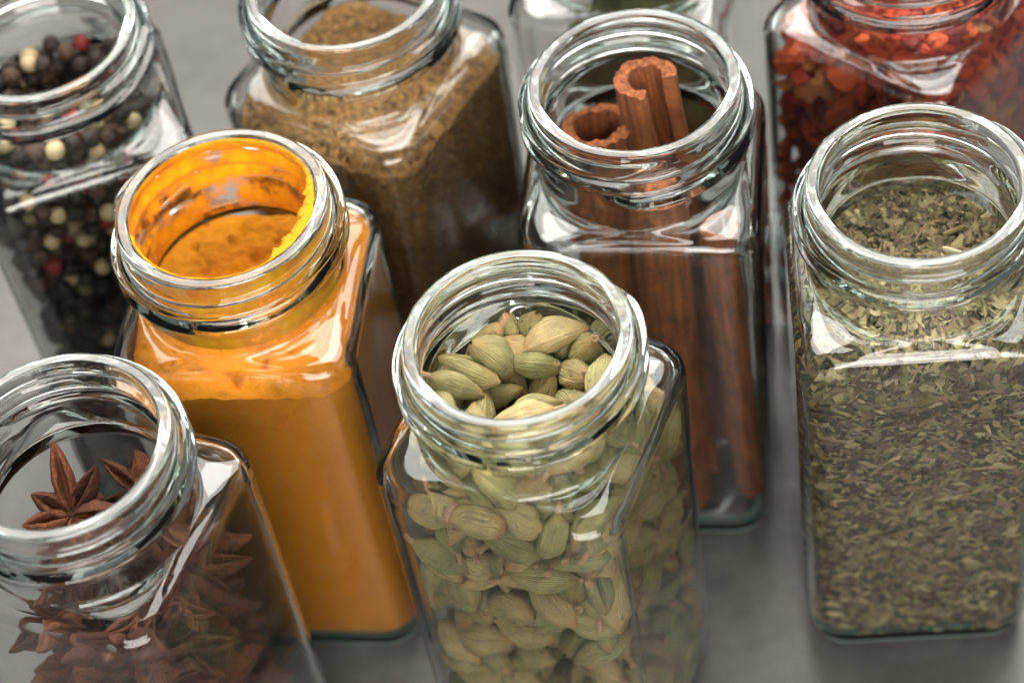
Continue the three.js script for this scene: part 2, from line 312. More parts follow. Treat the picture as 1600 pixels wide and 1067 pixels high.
  add(baseOf(new THREE.Mesh(cg, new THREE.MeshStandardMaterial({ color: new THREE.Color(0.64, 0.27, 0.003), roughness: 1, side: THREE.DoubleSide })), 'turmeric'), 'turmeric_crust', 'thick bright yellow turmeric crust along the inner right rim', 'spice powder', null, 'stuff');
}

// ---------- cumin ----------
const grainGeo = (() => { const g = new THREE.IcosahedronGeometry(0.5, 1); const p = g.attributes.position; for (let i = 0; i < p.count; i++) p.setXYZ(i, p.getX(i) * 1.9, p.getY(i) * 0.8, p.getZ(i) * 0.9); return mm(g); })();
function scatter(name, label, category, geo, mat, n, place, colors, jar) {
  const im = new THREE.InstancedMesh(geo, mat, n), M = new THREE.Matrix4(), q = new THREE.Quaternion(), c = new THREE.Color();
  for (let i = 0; i < n; i++) { const { p, s, e } = place(i); M.compose(p.multiplyScalar(0.001), e.isQuaternion ? e : q.setFromEuler(e), s); im.setMatrixAt(i, M); const k = colors[(rnd() * colors.length) | 0], f = rr(0.78, 1.2); im.setColorAt(i, c.setRGB(k[0] * f, k[1] * f, k[2] * f)); }
  return add(baseOf(im, jar), name, label, category, null, 'stuff');
}
{
  const lev = (x, z) => { const d = Math.hypot(x - 4, z + 2); return 88.2 + 3.2 * Math.exp(-d * d / 150) - 1.2 + 1.8 * fbm(x * 0.1 + 8, 2, z * 0.1, 3) + 0.9 * fbm(x * 0.5, 6, z * 0.5, 3); };
  const t = tex(1024, 1024, (u, v) => { const a = tileN(u, v, 6, 1.7, 3), b = tileN(u, v, 55, 3.1, 3), c = tileN(u * 1, v, 130, 9.2, 2); const s = 0.50 + 0.10 * a + 0.34 * b + 0.24 * c; return [s * 1.02, s * 0.76, s * 0.44]; });
  const bm = tex(1024, 1024, (u, v) => { const s = 0.5 + 0.9 * tileN(u, v, 60, 6.3, 3); return [s, s, s]; }, false);
  const m = new THREE.MeshStandardMaterial({ map: t, roughness: 1, bumpMap: bm, bumpScale: 0.0004 });
  add(baseOf(new THREE.Mesh(powder(lev, 0.75, 0.4, 90, 240), m), 'cumin'), 'cumin_powder', 'coarse brown ground cumin filling the jar behind the turmeric', 'spice powder', null, 'stuff');
  scatter('cumin_grains', 'loose coarse cumin grains on top of the brown ground cumin', 'spice grains', grainGeo, new THREE.MeshStandardMaterial({ roughness: 0.95 }), 5200, i => {
    let x, z; do { x = rr(-19, 19); z = rr(-19, 19); } while (Math.hypot(x, z) > rsq(Math.atan2(z, x), 18.9, 5.5)); const s = rr(0.35, 1.05);
    return { p: new THREE.Vector3(x, lev(x, z) + 0.1, z), s: new THREE.Vector3(s * rr(0.7, 1.4), s, s), e: new THREE.Euler(rr(-0.6, 0.6), rr(0, 6.3), rr(-0.6, 0.6)) };
  }, [[0.26, 0.145, 0.048], [0.185, 0.098, 0.033], [0.34, 0.20, 0.075], [0.12, 0.058, 0.022], [0.27, 0.13, 0.038]], 'cumin');
  scatter('cumin_grains', 'coarse cumin grains pressed against the glass behind the turmeric', 'spice grains', grainGeo, new THREE.MeshStandardMaterial({ roughness: 0.95 }), 14000, i => {
    const p = rr(0, 2 * Math.PI), r0 = rsq(p, 19.5, 5.5), y = 88 - rnd() * 83.5, s = rr(0.3, 0.85), r = rsq(p, innerAt(y)[0] - 0.45, innerAt(y)[1]);
    return { p: new THREE.Vector3(r * Math.cos(p), Math.min(y, lev(r * Math.cos(p), r * Math.sin(p))), r * Math.sin(p)), s: new THREE.Vector3(s, s * 0.8, s * 0.6), e: new THREE.Euler(rr(-0.3, 0.3), Math.round(Math.atan2(Math.cos(p), Math.sin(p)) / (Math.PI / 2)) * Math.PI / 2, rr(-1.5, 1.5)) };
  }, [[0.26, 0.145, 0.048], [0.185, 0.098, 0.033], [0.34, 0.20, 0.075], [0.12, 0.058, 0.022], [0.27, 0.13, 0.038]], 'cumin');
}

// ---------- dried herb ----------
const flakeGeo = kind => {
  const pos = [], idx = [], n = 7; pos.push(0, 0.12, 0);
  for (let i = 0; i < n; i++) { const a = i / n * 2 * Math.PI, r = [0.5, 0.36, 0.62, 0.42, 0.55, 0.48, 0.38][(i + kind * 2) % 7] * (kind === 2 ? 0.8 : 1); pos.push(Math.cos(a) * r * (kind === 2 ? 2.1 : 1.25), 0.12 * Math.sin(a * 2 + kind), Math.sin(a) * r * (kind === 2 ? 0.3 : 0.8)); }
  for (let i = 0; i < n; i++) idx.push(0, 1 + (i + 1) % n, 1 + i);
  const g = new THREE.BufferGeometry(); g.setAttribute('position', new THREE.Float32BufferAttribute(pos, 3)); g.setIndex(idx); mm(g); g.computeVertexNormals(); return g;
};
{
  const lev = (x, z) => 90.4 + 1.9 * Math.exp(-(x * x + z * z) / 170) + 1.5 * fbm(x * 0.11 + 1, 5, z * 0.11, 3) + 0.05 * x;
  const t = tex(512, 512, (u, v) => { const b = tileN(u, v * 1, 40, 3.7, 3); const s = 0.27 + 0.2 * b; return [s * 1.0, s * 0.91, s * 0.63]; });
  add(baseOf(new THREE.Mesh(powder((x, z) => Math.min(lev(x, z) - 0.8, 93.2), 0.8, 0.5, 50, 160), new THREE.MeshStandardMaterial({ map: t, roughness: 1 })), 'herb'), 'dried_herb', 'mass of crumbled dried herb inside the right hand jar', 'dried herb', null, 'stuff');
  {
    const p0 = [], u0 = [], i0 = [], A = 200, Y = 30;
    for (let j = 0; j <= Y; j++) for (let i = 0; i <= A; i++) { const p = i / A * 2 * Math.PI, y = 97 + 16.5 * j / Y, q = (p + 1.2) % (2 * Math.PI), r = (y > 103 ? 16.78 + 0.42 * thread(q, y + 0.3) : innerAt(y)[0]) - 0.07; p0.push(r * Math.cos(p), y, r * Math.sin(p)); u0.push(i / A, j / Y); }
    for (let j = 0; j < Y; j++) for (let i = 0; i < A; i++) { const a = j * (A + 1) + i; i0.push(a, a + 1, a + A + 1, a + 1, a + A + 2, a + A + 1); }
    const g = new THREE.BufferGeometry(); g.setAttribute('position', new THREE.Float32BufferAttribute(p0, 3)); g.setAttribute('uv', new THREE.Float32BufferAttribute(u0, 2)); g.setIndex(i0); mm(g); g.computeVertexNormals();
    const t = tex(1024, 256, (u, v) => { const c = Math.cos(u * 6.2832), s = Math.sin(u * 6.2832), k = fbm(c * 3, v * 3, s * 3 + 2, 3), on = rnd() < 0.10 + 0.3 * k ? 1 : 0, f = rr(0.7, 1.2); return [0.50 * f, 0.44 * f, 0.27 * f, on]; });
    t.magFilter = THREE.NearestFilter;
    add(baseOf(new THREE.Mesh(g, new THREE.MeshStandardMaterial({ map: t, roughness: 1, alphaTest: 0.5, side: THREE.DoubleSide })), 'herb'), 'herb_dust', 'fine herb dust clinging to the inside of the right jar neck', 'dried herb', null, 'stuff');
  }
  const greens = [[0.23, 0.196, 0.092], [0.31, 0.265, 0.13], [0.11, 0.092, 0.05], [0.36, 0.31, 0.165], [0.19, 0.175, 0.08], [0.25, 0.175, 0.098], [0.08, 0.062, 0.037], [0.145, 0.105, 0.068]];
  const fm = new THREE.MeshStandardMaterial({ roughness: 0.9, side: THREE.DoubleSide });
  for (let kind = 0; kind < 3; kind++) {
    const wall = i => {
      const p = rr(0, 2 * Math.PI), y = rr(4.2, 92.5), [a, rc] = innerAt(y), d = 0.12 + Math.pow(rnd(), 1.5) * 1.1, r = rsq(p, a - d, rc), s = (0.6 + 2.7 * Math.pow(rnd(), 2.2)) * (y > 80 ? 1.25 : 1);
      // lie mostly against the wall
      const e = 0.01, r2 = rsq(p + e, a - d, rc), tx = r2 * Math.cos(p + e) - r * Math.cos(p), tz = r2 * Math.sin(p + e) - r * Math.sin(p), nrm = new THREE.Vector3(tz, 0, -tx).normalize();
      const q = new THREE.Quaternion().setFromUnitVectors(new THREE.Vector3(0, 1, 0), nrm), tang = new THREE.Quaternion().setFromAxisAngle(nrm, rr(-1, 1) * (y > 84 ? 1.6 : 0.75) + (Math.abs(nrm.x) > 0.7 ? Math.PI / 2 : 0)), tilt = new THREE.Quaternion().setFromEuler(new THREE.Euler(rr(-0.6, 0.6), rr(-0.6, 0.6), rr(-0.6, 0.6)));
      return { p: new THREE.Vector3(r * Math.cos(p), Math.min(y, lev(r * Math.cos(p), r * Math.sin(p))), r * Math.sin(p)), s: new THREE.Vector3(s * rr(0.8, 1.3), s, s * rr(0.5, 0.9)), e: tilt.multiply(tang).multiply(q) };
    };
    scatter('herb_flakes', ['rounded crumbs of dried herb behind the glass of the right hand jar', 'broken leaf crumbs of dried herb behind the glass of the right hand jar', 'narrow stalk bits of dried herb behind the glass of the right hand jar'][kind], 'dried herb', flakeGeo(kind), fm, [9000, 9000, 5000][kind], wall, greens, 'herb');
    scatter('herb_flakes', ['rounded herb crumbs heaped in the mouth of the right hand jar', 'broken leaf crumbs heaped in the mouth of the right hand jar', 'narrow herb stalks lying in the mouth of the right hand jar'][kind], 'dried herb', flakeGeo(kind), fm, [2600, 2600, 1500][kind], i => {
      const a = rr(0, 6.3), r = Math.min(0.985, Math.sqrt(rnd())) * (rsq(a, ...innerAt(91.5)) - 0.4), x = r * Math.cos(a), z = r * Math.sin(a), s = 0.8 + 2.1 * Math.pow(rnd(), 1.5);
      return { p: new THREE.Vector3(x, lev(x, z) - 0.7 + rr(-0.4, 0.5), z), s: new THREE.Vector3(s, s, s * rr(0.6, 1)), e: new THREE.Euler(rr(-0.7, 0.7), rr(0, 6.3), rr(-0.7, 0.7)) };
    }, greens, 'herb');
  }
  const stalk = (x, y, z, turn, tilt, L, w, c, label) => {
    const g = new THREE.CapsuleGeometry(w, L, 4, 8); const p = g.attributes.position; for (let i = 0; i < p.count; i++) { const f = p.getY(i); p.setXYZ(i, p.getX(i) + 0.15 * nz(f, 1, 2) + 0.02 * f * f, f, p.getZ(i) * 0.45); } mm(g); g.computeVertexNormals();
    const o = new THREE.Mesh(g, new THREE.MeshStandardMaterial({ color: new THREE.Color(...c), roughness: 0.8 })); o.rotation.set(tilt, turn, Math.PI / 2, 'YXZ'); add(inJar(o, 'herb', new THREE.Vector3(x, y, z)), 'herb_stalk', label, 'stalk', 'pale stalk pieces among the dried herb');
  };
  stalk(6.8, 92.6, -3.2, -0.5, 0, 2.6, 0.75, [0.62, 0.58, 0.40], 'cream coloured flat stalk piece on top of the dried herb');
  stalk(-1, 93.0, 3, 0.7, 0, 3.4, 0.35, [0.42, 0.32, 0.16], 'thin tan stalk lying near the front rim on the herb');
  stalk(7.5, 92.2, -8.5, 0.4, 0, 3.2, 0.6, [0.30, 0.25, 0.10], 'broad olive stalk on the herb heap, right of centre');
  stalk(1.5, 92.7, -8, 1.0, 0, 3.6, 0.4, [0.33, 0.22, 0.12], 'brown slanting stalk in the middle of the herb heap');
  stalk(2, 81.5, 20.45, 0, 0, 5, 0.28, [0.60, 0.46, 0.27], 'long pale stalk behind the front glass near the top of the herb');
  stalk(11, 60, 20.4, 0, 0, 4.5, 0.3, [0.42, 0.28, 0.12], 'reddish tan stalk behind the front glass lower in the herb');
}

// ---------- cinnamon ----------
{
  const bark = tex(512, 512, (u, v) => { const a = tileN(u, v, 8, 3.1, 3), st = fbm(u * 40, v * 3, 2.2, 3), b = tileN(u, v, 60, 6.6, 2); const s = 0.41 + 0.12 * a + 0.26 * st + 0.14 * b; return [s * 1.22, s * 0.70, s * 0.37]; });
  const bb = tex(512, 512, (u, v) => { const s = 0.5 + 0.5 * fbm(u * 50, v * 4, 5, 3) + 0.4 * tileN(u, v, 70, 1.6, 2); return [s, s, s]; }, false);
  const outer = new THREE.MeshStandardMaterial({ map: bark, roughness: 0.9, bumpMap: bb, bumpScale: 0.0004 });
  const quill = (path, len, th) => {          // path: closed band round a curl, extruded with a wobble
    const n = path.length, cross = [], nrm = [];
    for (let i = 0; i < n; i++) { const a = path[Math.max(0, i - 1)], b = path[Math.min(n - 1, i + 1)], dx = b[0] - a[0], dy = b[1] - a[1], l = Math.hypot(dx, dy); nrm.push([-dy / l, dx / l]); }
    for (let i = 0; i < n; i++) { const t = th * (0.5 + 0.12 * nz(i * 0.05, th * 5, 1)); cross.push([path[i][0] + nrm[i][0] * t, path[i][1] + nrm[i][1] * t]); }
    for (let i = n - 1; i >= 0; i--) cross.push([path[i][0] - nrm[i][0] * th / 2, path[i][1] - nrm[i][1] * th / 2]);
    const m = cross.length, L = 44, pos = [], uv = [], idx = [];
    for (let j = 0; j <= L; j++) for (let i = 0; i <= m; i++) {
      const [x, z] = cross[i % m], y = -len * j / L, w = 0.22 * fbm(x * 0.45, y * 0.06, z * 0.45 + 3, 4), ed = j === 0 ? 1.6 * fbm(x * 0.55, 1, z * 0.55, 3) - 0.5 * Math.max(0, nz(x * 1.6, 3, z * 1.6)) : 0;
      pos.push(x * (1 + w * 0.25) + 0.5 * nz(y * 0.03, 1, 1), y + ed, z * (1 + w * 0.25) + 0.5 * nz(y * 0.03, 5, 1)); uv.push(i / m * 1.4, y / 40);
    }
    const W = m + 1; for (let j = 0; j < L; j++) for (let i = 0; i < m; i++) { const a = j * W + i; idx.push(a, a + 1, a + W, a + 1, a + W + 1, a + W); }
    const side = new THREE.BufferGeometry(); side.setAttribute('position', new THREE.Float32BufferAttribute(pos, 3)); side.setAttribute('uv', new THREE.Float32BufferAttribute(uv, 2)); side.setIndex(idx); mm(side); side.computeVertexNormals();
    // cut ends, finely divided across the bark and rough
    const ends = [], D = 5;
    for (const [j, up] of [[0, 1], [L, 0]]) {
      const ep = [], eu = [], ei = [];
      for (let i = 0; i < n; i++) for (let d = 0; d <= D; d++) { const A = j * W + i, B = j * W + (m - 1 - i), f = d / D, x = lerp(pos[A * 3], pos[B * 3], f), z = lerp(pos[A * 3 + 2], pos[B * 3 + 2], f), y = lerp(pos[A * 3 + 1], pos[B * 3 + 1], f); ep.push(x, y + (d && d < D ? 0.35 * nz(x * 2.4, 2, z * 2.4) + 0.05 : 0), z); eu.push(x / 14, z / 14); }
      for (let i = 0; i < n - 1; i++) for (let d = 0; d < D; d++) { const a = i * (D + 1) + d; up ? ei.push(a, a + 1, a + D + 1, a + 1, a + D + 2, a + D + 1) : ei.push(a, a + D + 1, a + 1, a + 1, a + D + 1, a + D + 2); }
      const end = new THREE.BufferGeometry(); end.setAttribute('position', new THREE.Float32BufferAttribute(ep, 3)); end.setAttribute('uv', new THREE.Float32BufferAttribute(eu, 2)); end.setIndex(ei); mm(end); end.computeVertexNormals(); ends.push(end);
    }
    return [side, ends];
  };
  const rough = tex(256, 256, (u, v) => { const s = 0.41 + 0.36 * tileN(u, v, 14, 2.9, 3); return [s * 1.25, s * 0.72, s * 0.42]; });
  const cut = new THREE.MeshStandardMaterial({ map: rough, roughness: 1, bumpMap: bb, bumpScale: 0.0004 });
  const arc = (r0, r1, a0, a1, n = 44, sq = 1) => Array.from({ length: n }, (_, i) => { const f = i / (n - 1), a = lerp(a0, a1, f), r = lerp(r0, r1, f) * (1 + 0.08 * nz(a * 1.3, r0, 2)); return [r * Math.cos(a), r * sq * Math.sin(a)]; });
  const stick = (path, th, top, bottom, spin, label) => {
    const T = new THREE.Vector3(...top), B = new THREE.Vector3(...bottom), d = T.clone().sub(B), len = d.length(), [s, e] = quill(path, len, th);
    const g = new THREE.Group(), a = new THREE.Mesh(s, outer); a.name = 'bark'; g.add(a); for (const q of e) { const b = new THREE.Mesh(q, cut); b.name = 'cut_end'; g.add(b); }
    g.quaternion.setFromUnitVectors(new THREE.Vector3(0, 1, 0), d.normalize()).multiply(new THREE.Quaternion().setFromAxisAngle(new THREE.Vector3(0, 1, 0), spin));
    const [x, z] = JARS.cinnamon; g.position.set(x + T.x / 1000, T.y / 1000, z + T.z / 1000);
    add(g, 'cinnamon_stick', label, 'cinnamon stick', 'cinnamon sticks standing in the jar');
  };
  stick(arc(4.7, 4.5, 0.1, 5.0, 60), 2.5, [3.1, 109, -6.9], [10, 4, 3], -1.65, 'tallest cinnamon stick, curled open to one side, in the jar mouth');
  stick(arc(5.0, 6.3, 0.6, 7.6, 70, 0.95), 2.0, [-7.3, 100, -5.6], [-8.5, 4, 3], 0.4, 'shorter tube shaped cinnamon stick with a round hole, left in the jar mouth');
  stick(arc(4.0, 4.6, 0.3, 7.0, 50), 1.7, [1.5, 96, 8.4], [1.0, 4, 12], 2.2, 'middle cinnamon stick behind the front glass, its end hidden by the neck');
  stick(arc(3.1, 3.0, 0.2, 6.2, 40), 1.4, [11.4, 88, 13.4], [15, 4, 13], 1.2, 'thin cinnamon stick ending below the jar shoulder, behind the front glass');
}

// ---------- cardamom ----------
{
  const stripes = tex(512, 128, (u, v) => {
    const k = u * 44 + 1.1 * fbm(u * 7, v * 2.5, 1, 2), s = Math.abs((k - Math.floor(k)) - 0.5) * 2, w = fbm(u * 6, v * 4, 3, 3), f = fbm(u * 60, v * 14, 3, 2), tip = Math.pow(Math.abs(v - 0.5) * 2, 3);
    const spotty = sstep(fbm(u * 11 + 3, v * 6, 8, 3), 0.22, 0.4), l = (0.74 - 0.22 * Math.pow(s, 3) * (0.6 + w) + 0.26 * w + 0.12 * f) * (1 - 0.22 * spotty);
    return [l * (0.95 + 0.13 * tip), l * 0.92, l * (0.70 - 0.05 * tip)];
  });
  const tints = [[0.64, 0.64, 0.50], [0.84, 0.74, 0.60], [0.52, 0.55, 0.40], [0.94, 0.80, 0.66], [0.72, 0.70, 0.52]];
  const mats = tints.map(c => new THREE.MeshStandardMaterial({ color: new THREE.Color(...c), map: stripes, roughness: 0.8, bumpMap: stripes, bumpScale: 0.00035 }));
  const stemM = new THREE.MeshStandardMaterial({ color: new THREE.Color(0.40, 0.25, 0.14), roughness: 0.9 });
  const podGeo = v => {
    const NU = 78, NV = 26, pos = [], uv = [], idx = [], L = 1, bend = [0.05, 0.12, -0.06, 0.09, 0][v], fat = [1, 0.94, 1.08, 1.02, 0.9][v], skew = [0.46, 0.55, 0.42, 0.5, 0.6][v];
    for (let j = 0; j <= NV; j++) for (let i = 0; i <= NU; i++) {
      const f = j / NV, a = i / NU * 2 * Math.PI, t = f < skew ? f / skew * 0.5 : 0.5 + (f - skew) / (1 - skew) * 0.5;
      let r = 0.228 * fat * Math.pow(Math.sin(Math.PI * clamp(t, 0.012, 0.988)), 0.82) + 0.012;
      const k = a / (2 * Math.PI) * 22, s = Math.abs((k % 1) - 0.5) * 2, mid = Math.sin(Math.PI * f);
      r *= 1 + 0.09 * Math.cos(3 * a + v) * mid - 0.06 * Math.pow(s, 3) * Math.pow(mid, 0.5) + 0.20 * fbm(Math.cos(a) * 1.6 + v * 5, f * 3, Math.sin(a) * 1.6, 2) + 0.07 * fbm(Math.cos(a) * 5 + v, f * 4, Math.sin(a) * 5, 3);
      if (v === 4) r *= 1 - 0.7 * Math.exp(-Math.pow((a - 2.2) / (0.07 + 0.16 * mid), 2)) * Math.pow(mid, 0.6);
      pos.push((f - 0.5) * L, r * Math.cos(a) + bend * 4 * (f - 0.5) ** 2, r * Math.sin(a)); uv.push(i / NU, f);
    }
    for (let j = 0; j < NV; j++) for (let i = 0; i < NU; i++) { const a = j * (NU + 1) + i; idx.push(a, a + 1, a + NU + 1, a + 1, a + NU + 2, a + NU + 1); }
    const g = new THREE.BufferGeometry(); g.setAttribute('position', new THREE.Float32BufferAttribute(pos, 3)); g.setAttribute('uv', new THREE.Float32BufferAttribute(uv, 2)); g.setIndex(idx); mm(g); g.computeVertexNormals(); return g;
  };
  const stemGeo = (() => { const g = new THREE.LatheGeometry([[0.015, 0.02], [0.042, 0.02], [0.05, -0.01], [0.062, 0], [0.06, 0.10], [0.075, 0.15], [0.062, 0.175], [0.04, 0.165], [0.03, 0.13], [0, 0.125]].map(p => new THREE.Vector2(...p)), 14); const p = g.attributes.position; for (let i = 0; i < p.count; i++) { const y = p.getY(i); p.setXYZ(i, p.getX(i) * 0.8, y, p.getZ(i) * 0.8 + y * y * 1.0); } g.rotateZ(-Math.PI / 2); g.translate(0.475, 0, 0); mm(g); g.computeVertexNormals(); return g; })();
  const pods = [0, 1, 2, 3, 4].map(podGeo);
  const bodies = pack(760, () => rr(9.8, 13.4), [[-0.29, 0.135], [0, 0.205], [0.29, 0.135]], { height: 118, iters: 220 });
  const eye = eyeJar('cardamom');
  const podScore = b => (b.c.y > 90 ? 60 : b.c.y * 0.1) + Math.max(b.c.x * Math.sign(eye.x), b.c.z * Math.sign(eye.z)) * 2;
  const deep = []; let shown = 0;
  bodies.filter(b => b.c.y < 105).sort((a, b) => podScore(b) - podScore(a)).forEach((b, i) => {
    const side = rsq(Math.atan2(b.c.z, b.c.x), ...innerAt(60)) - Math.hypot(b.c.x, b.c.z), top = b.c.y > 84;
    if (side > 14 && !top) return;
    if (shown++ >= 290) { deep.push(b); return; }
    const v = (rnd() * 5) | 0, tint = b.c.y > 91 ? [0, 1, 2, 3, 4, 4][(rnd() * 6) | 0] : (rnd() * 5) | 0, stemmed = rnd() < 0.6, g = new THREE.Group(), m = new THREE.Mesh(pods[v], mats[tint]); m.name = 'husk'; g.add(m);
    if (stemmed) { const s = new THREE.Mesh(stemGeo, stemM); s.name = 'stem_end'; s.position.y = [0.05, 0.12, -0.06, 0.09, 0][v] / 1000; g.add(s); }
    g.quaternion.setFromUnitVectors(new THREE.Vector3(1, 0, 0), b.d).multiply(new THREE.Quaternion().setFromAxisAngle(new THREE.Vector3(1, 0, 0), rr(0, 6.28)));
    g.scale.setScalar(b.s); const reach = stemmed ? 0.66 : 0.52, tip = b.d.clone().multiplyScalar(reach * b.s), back = b.d.clone().multiplyScalar(-0.52 * b.s), lim = b.c.y > 90 ? 99 : 19.6;
    b.c.x = clamp(b.c.x, -lim - Math.min(tip.x, back.x), lim - Math.max(tip.x, back.x)); b.c.z = clamp(b.c.z, -lim - Math.min(tip.z, back.z), lim - Math.max(tip.z, back.z)); b.c.y = Math.max(b.c.y, 3.8 - Math.min(tip.y, back.y));
    inJar(g, 'cardamom', b.c);
    const w = spot('cardamom', b.c, 93), tone = ['grey green', 'tan', 'dull green', 'pale beige', 'straw green'][tint] + ' cardamom pod' + (stemmed ? ' with stalk end' : '');
    add(g, 'cardamom_pod', w.mouth ? `${tone}, ${w.at} of the middle jar mouth` : `${tone} ${w.high} behind the ${w.side} glass`, 'cardamom pod', w.mouth ? 'cardamom pods in the jar mouth' : 'cardamom pods packed in the jar');
  });
  const im = new THREE.InstancedMesh(pods[0], mats[0], deep.length), M = new THREE.Matrix4();
  deep.forEach((b, i) => { M.compose(b.c.clone().multiplyScalar(0.001), new THREE.Quaternion().setFromUnitVectors(new THREE.Vector3(1, 0, 0), b.d), new THREE.Vector3().setScalar(b.s)); im.setMatrixAt(i, M); });
  add(baseOf(im, 'cardamom'), 'cardamom_pods', 'cardamom pods deeper inside and at the back of the middle jar', 'cardamom pods', null, 'stuff');
}

// ---------- star anise ----------
{
  const wrinkle = tex(256, 256, (u, v) => { const a = tileN(u, v, 6, 2.4, 3), b = tileN(u, v, 40, 7.5, 3); const s = 0.43 + 0.24 * a + 0.26 * b; return [s * 1.14, s * 0.68, s * 0.44]; });
  const wb = tex(256, 256, (u, v) => { const s = 0.5 + 0.9 * tileN(u, v, 24, 4.1, 3); return [s, s, s]; }, false);
  const mA = [[0.56, 0.50, 0.46], [0.34, 0.28, 0.26], [0.80, 0.70, 0.58]].map(c => new THREE.MeshStandardMaterial({ color: new THREE.Color(...c), map: wrinkle, roughness: 0.8, bumpMap: wb, bumpScale: 0.0003 }));
  const carpel = (v, open) => {
    const NU = 56, NV = 30, pos = [], uv = [], idx = [], L = 12.6;
    for (let j = 0; j <= NV; j++) for (let i = 0; i <= NU; i++) {
      const f = j / NV, a = i / NU * 2 * Math.PI, e = Math.pow(Math.sin(Math.PI * Math.pow(clamp(f, 0.01, 0.995), 0.75)), 0.75), W = 2.05 * e + 0.1, H = 2.5 * e + 0.12;
      let x = Math.sin(a) * W, y = -Math.cos(a) * H;                       // a = pi is the top
      const d = Math.abs(a - Math.PI), slit = Math.exp(-Math.pow(d / (0.12 + 0.16 * open * e), 2)); y -= slit * H * 1.35 * e; x += (d < 0.9 ? Math.sign(Math.sin(a)) * 0.1 * open * e : 0);
      const w = 0.5 * fbm(f * 6 + v * 3, x * 0.8, y * 0.8, 4) * e;
      pos.push(f * L + 0.6, y + w + 1.5 * f * f * 0.9 + (f > 0.9 ? (f - 0.9) * 5 : 0), x + w); uv.push(f * 1.5, i / NU);
    }
    for (let j = 0; j < NV; j++) for (let i = 0; i < NU; i++) { const a = j * (NU + 1) + i; idx.push(a, a + NU + 1, a + 1, a + 1, a + NU + 1, a + NU + 2); }
    const g = new THREE.BufferGeometry(); g.setAttribute('position', new THREE.Float32BufferAttribute(pos, 3)); g.setAttribute('uv', new THREE.Float32BufferAttribute(uv, 2)); g.setIndex(idx); mm(g); g.computeVertexNormals(); return g;
  };
  const cs = [0, 1, 2, 3].map(v => carpel(v, [0.5, 1.1, 0.8, 1.5][v])), hub = new THREE.SphereGeometry(1.3, 14, 10); hub.scale(1, 0.9, 1); mm(hub);
  const star = label => {
    const g = new THREE.Group(); const n = 8;
    for (let i = 0; i < n; i++) { const o = new THREE.Mesh(cs[(rnd() * 4) | 0], mA[(rnd() * 3) | 0]); o.name = 'carpel'; o.rotation.set(rr(-0.3, 0.3), i / n * 2 * Math.PI + rr(-0.16, 0.16), rr(-0.05, 0.45), 'YXZ'); o.scale.set(rr(0.58, 1.04), rr(0.8, 1.15), rr(0.7, 1.15)); g.add(o); }
    const h = new THREE.Mesh(hub, mA[1]); h.name = 'hub'; g.add(h);
    return g;
  };
  const put = (c, normal, spin, label, world, group) => {
    const g = star(); g.quaternion.setFromUnitVectors(new THREE.Vector3(0, 1, 0), normal.normalize()).multiply(new THREE.Quaternion().setFromAxisAngle(new THREE.Vector3(0, 1, 0), spin));
    if (!world) {                        // keep every tip inside the glass
      const d = new THREE.Vector3(); let x0 = 0, x1 = 0, z0 = 0, z1 = 0;
      for (let i = 0; i < 16; i++) { d.set(Math.cos(i * Math.PI / 8) * 13.4, 2.5, Math.sin(i * Math.PI / 8) * 13.4).applyQuaternion(g.quaternion); x0 = Math.min(x0, d.x); x1 = Math.max(x1, d.x); z0 = Math.min(z0, d.z); z1 = Math.max(z1, d.z); }
      c = c.clone(); c.x = clamp(c.x, -19.4 - x0, 19.4 - x1); c.z = clamp(c.z, -19.4 - z0, 19.4 - z1); const h = Math.hypot(x1, z1); c.y = Math.max(c.y, 8 + 3);
    }
    if (world) { const [x, z] = JARS.anise; g.position.set(x + c.x / 1000, c.y / 1000, z + c.z / 1000); } else inJar(g, 'anise', c);
    add(g, 'star_anise', label, 'star anise', group ?? 'star anise in the corner jar');
  };
  put(new THREE.Vector3(-3.9, 91, -3.4), new THREE.Vector3(0.05, 0.85, 0.6), 0.12, 'upright star anise in the middle of the mouth of the corner jar', true, 'star anise in the jar mouth');
  put(new THREE.Vector3(9.2, 87, -7), new THREE.Vector3(-0.55, 0.8, 0.35), 0.5, 'dark star anise half hidden at the right of the corner jar mouth', true, 'star anise in the jar mouth');
  const bodies = pack(84, () => rr(5.3, 6.1), [[0, 1]], { height: 80, iters: 150 });
  bodies.filter(b => b.c.y < 83).forEach(b => { const w = spot('anise', b.c, 200); put(b.c, new THREE.Vector3(b.c.x * rr(0, 0.09), rr(-0.6, 1.2), b.c.z * rr(0, 0.09)).add(new THREE.Vector3(rr(-.4, .4), 0, rr(-.4, .4))), rr(0, 6), `brown star anise ${w.high}, behind the ${w.side} glass of the bottom left jar`); });
}

